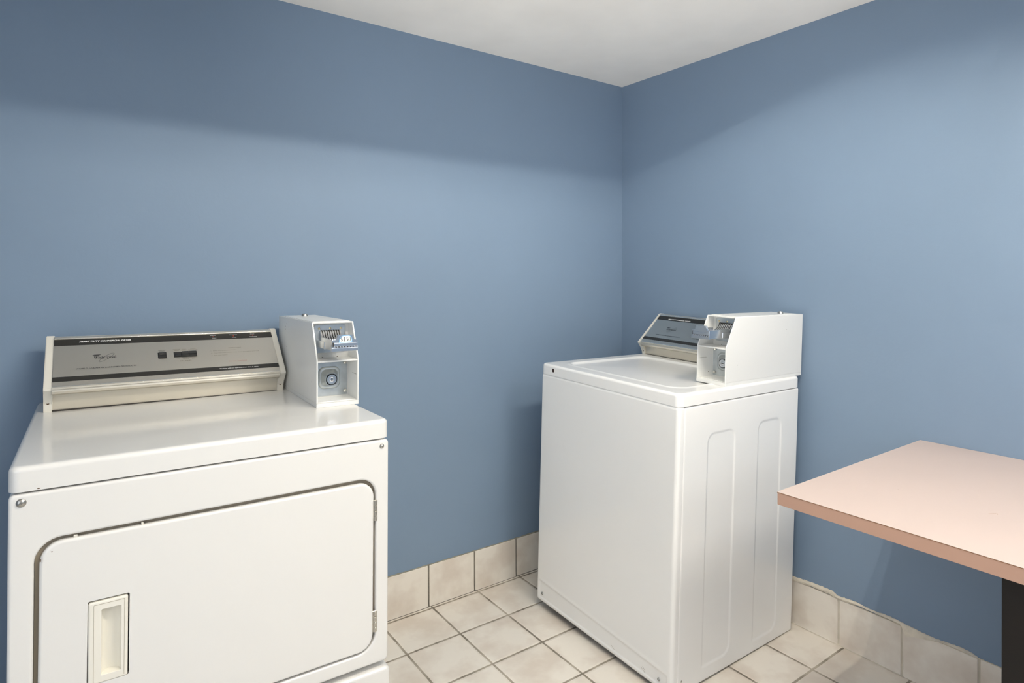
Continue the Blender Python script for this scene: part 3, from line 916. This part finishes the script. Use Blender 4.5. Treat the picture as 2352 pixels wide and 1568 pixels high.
# rough joint compound smeared over the tops of the right-hand tiles
up = [(.80, .160), (.8621, .168), (.9056, .1717), (.9524, .1741), (.9975, .1740), (1.0122, .1649), (1.0694, .1700), (1.124, .1646), (1.1763, .1690), (1.2141, .1655), (1.2626, .1610), (1.3092, .1600), (1.3648, .1650), (1.3968, .1637), (1.412, .158)]
dn = [(.80, .150), (.8622, .1523), (.9214, .1590), (.9827, .1590), (1.0195, .1540), (1.0833, .1600), (1.1373, .1590), (1.1763, .1590), (1.2128, .1570), (1.224, .1267), (1.2507, .1369), (1.2977, .1485), (1.3261, .1560), (1.3648, .1550), (1.412, .1555)]
def interp(tab, x):
    for (a, b), (c, d) in zip(tab, tab[1:]):
        if a <= x <= c: return b + (d - b) * (x - a) / (c - a)
    return tab[-1][1]
bm = bmesh.new(); rnd = random.Random(3)
n = 150; rows = []
for i in range(n + 1):
    x = .80 + (1.412 - .80) * i / n
    u = interp(up, x) + rnd.uniform(-.0011, .0011); d = min(interp(dn, x) + rnd.uniform(-.0010, .0010), u - .004)
    m = (u + d) / 2
    rows.append([bm.verts.new((x, -.0005, u)), bm.verts.new((x, -.0035 - rnd.uniform(0, .0012), u - .0010)), bm.verts.new((x, -.0066 - rnd.uniform(0, .0014), m)), bm.verts.new((x, -.0056, d + .001)), bm.verts.new((x, -.002, d))])
for a, b in zip(rows, rows[1:]):
    for k in range(4): bm.faces.new((a[k], b[k], b[k + 1], a[k + 1]))
bmesh.ops.transform(bm, matrix=MR, verts=bm.verts)
struct(finish(bm, 'trim_1', M_COMP, wn=False))
# thin caulk at the top of the left-hand tiles
bm = bmesh.new(); rows = []
n = 300
for i in range(n + 1):
    x = -3.2 + 3.18 * i / n
    h = .1580 + rnd.uniform(0, .0012) + (.0016 * max(0, math.sin(x * 9)) ** 4)
    rows.append([bm.verts.new((x, -.0004, h + .0006)), bm.verts.new((x, -.0025, h)), bm.verts.new((x, -.0028, .1555))])
for a, b in zip(rows, rows[1:]):
    for k in range(2): bm.faces.new((a[k], b[k], b[k + 1], a[k + 1]))
struct(finish(bm, 'trim_2', plain('dirty caulk', (.33, .31, .25), rough=.9, var=.4, vscale=30), wn=False))

# ================================================================== LAMPS
TUBE = 215
P_REAR, P_SIDE, P_UP, P_SPOT = 6.0, 18.5, 22.0, 78.0
C_COOL, C_WARM = (.95, .98, 1.05), (1.0, .955, .89)
def emis(name, col, s):
    m, nt, b = newmat(name)
    b.inputs['Base Color'].default_value = (*col, 1)
    b.inputs['Emission Color'].default_value = (*col, 1); b.inputs['Emission Strength'].default_value = s
    return m
def ceiling_lamp(name, x0, x1, y0, y1, zl, tubes, strength, label, comb=False, tilt=.0015):
    bm = bmesh.new()
    # open-bottomed tray: roof, four sides
    add_box(bm, (x0, y0, CH - .006), (x1, y1, CH - .0005))
    t = bmesh.new(); add_box(t, (x0, y1 - .003, zl), (x1, y1, CH - .001))
    for v in t.verts:
        if v.co.z < zl + .001 and v.co.x < x0 + .01: v.co.z -= tilt
    merge(bm, t)
    add_box(bm, (x0, y0, zl), (x1, y0 + .003, CH - .001))
    add_box(bm, (x0, y0, zl), (x0 + .003, y1, CH - .001))
    add_box(bm, (x1 - .003, y0, zl + .004), (x1, y1, CH - .001))
    if comb:  # hanging tabs added to split the light into fanned streaks on the right wall
        k = 0
        y = y1 - .004
        while y > y0 + .02:
            w = .014 + .008 * ((k * 7) % 3)
            add_box(bm, (x1 - .003, y - w, zl - .016), (x1, y, zl + .005)); y -= w + .020 + .010 * ((k * 5) % 3); k += 1
    off_ = Vector(((x0 + x1) / 2, (y0 + y1) / 2, CH))
    root = empty(name, Matrix.Translation(off_), label=label, category='ceiling lamp')
    bmesh.ops.translate(bm, vec=-off_, verts=bm.verts)
    finish(bm, 'lamp_housing', M_FIX, root)
    for (ty, tz, r, s) in tubes:
        t = bmesh.new()
        L = x1 - x0 - .08
        lathe(t, [(0, 0), (r, 0), (r, L), (0, L)], 16, frame((x0 + .04, ty, tz), (0, 1, 0), (0, 0, 1), (1, 0, 0)))
        bmesh.ops.translate(t, vec=-off_, verts=t.verts)
        finish(t, 'lamp_tube', emis(name + ' glow', (1.0, .925, .80), s), root, wn=False)
    return root
ceiling_lamp('ceiling_lamp', -1.86, -.50, -1.93, -1.250, 1.991, [(-1.55, 2.0600, .0055, TUBE), (-1.66, 2.0850, .0055, TUBE)], TUBE,
             'fluorescent ceiling lamp above the two machines, out of the picture', comb=True)
# helper for the unseen area lights added as fill
def area(name, loc, rot, sx, sy, power, col):
    l = bpy.data.lights.new(name, 'AREA'); l.shape = 'RECTANGLE'; l.size = sx; l.size_y = sy; l.energy = power; l.color = col
    o = bpy.data.objects.new(name, l); COL.objects.link(o); o.location = loc; o.rotation_euler = rot
    return o
# added fill lights without real sources: rear, side, overhead, and an upward spot
area('rear_fill', (-.85, RY + .06, 1.78), (math.radians(90), 0, 0), 1.5, .6, P_REAR, C_COOL)  # unseen fill added on the closed rear wall, no opening there
area('side_fill', (RX + .06, -2.45, 1.33), (math.radians(90), 0, math.radians(-90)), 2.2, 1.5, P_SIDE, C_COOL)  # unseen fill added before the side wall, evens out the light
area('ceiling_fill', (-.75, -2.75, CH - .01), (0, 0, 0), .6, .6, P_UP, C_WARM)  # unseen downward fill added under the ceiling, no fixture modelled
l = bpy.data.lights.new('bounce_spot', 'SPOT'); l.energy = P_SPOT; l.color = C_WARM; l.spot_size = math.radians(75); l.spot_blend = 1; l.shadow_soft_size = .15  # added spot low in front of the camera, stands in for ceiling bounce
o = bpy.data.objects.new('bounce_spot', l); COL.objects.link(o); o.location = (-1.80, -1.80, .72)
o.rotation_euler = Vector((1.15, 1.15, 1.40)).to_track_quat('-Z', 'Y').to_euler()

w = bpy.data.worlds.new('world'); SC.world = w; w.use_nodes = True
w.node_tree.nodes['Background'].inputs[0].default_value = (.9, .95, 1, 1); w.node_tree.nodes['Background'].inputs[1].default_value = .0

# ================================================================== CAMERA
f_px, y0_px, yaw = 1402.847, 634.286, math.radians(35.42758)
F = Vector((math.sin(yaw), math.cos(yaw), 0)); R = Vector((math.cos(yaw), -math.sin(yaw), 0)); U = Vector((0, 0, 1))
r = math.radians(.09169); R, U = R * math.cos(r) + U * math.sin(r), -R * math.sin(r) + U * math.cos(r)
p = math.radians(-.05344); F, U = F * math.cos(p) + U * math.sin(p), -F * math.sin(p) + U * math.cos(p)
cam = bpy.data.cameras.new('camera'); co = bpy.data.objects.new('camera', cam); COL.objects.link(co)
co.matrix_world = frame((-2.10776, -2.063, 1.25), R, U, -F)
cam.sensor_width = 36; cam.lens = f_px / 2352 * 36; cam.shift_y = -(784 - y0_px) / 2352; cam.clip_start = .01
SC.camera = co
vs = SC.view_settings
vs.view_transform = 'Standard'; vs.look = 'None'; vs.gamma = 1; vs.use_curve_mapping = False; vs.exposure = 0
SC.cycles.max_bounces = 10; SC.cycles.diffuse_bounces = 6
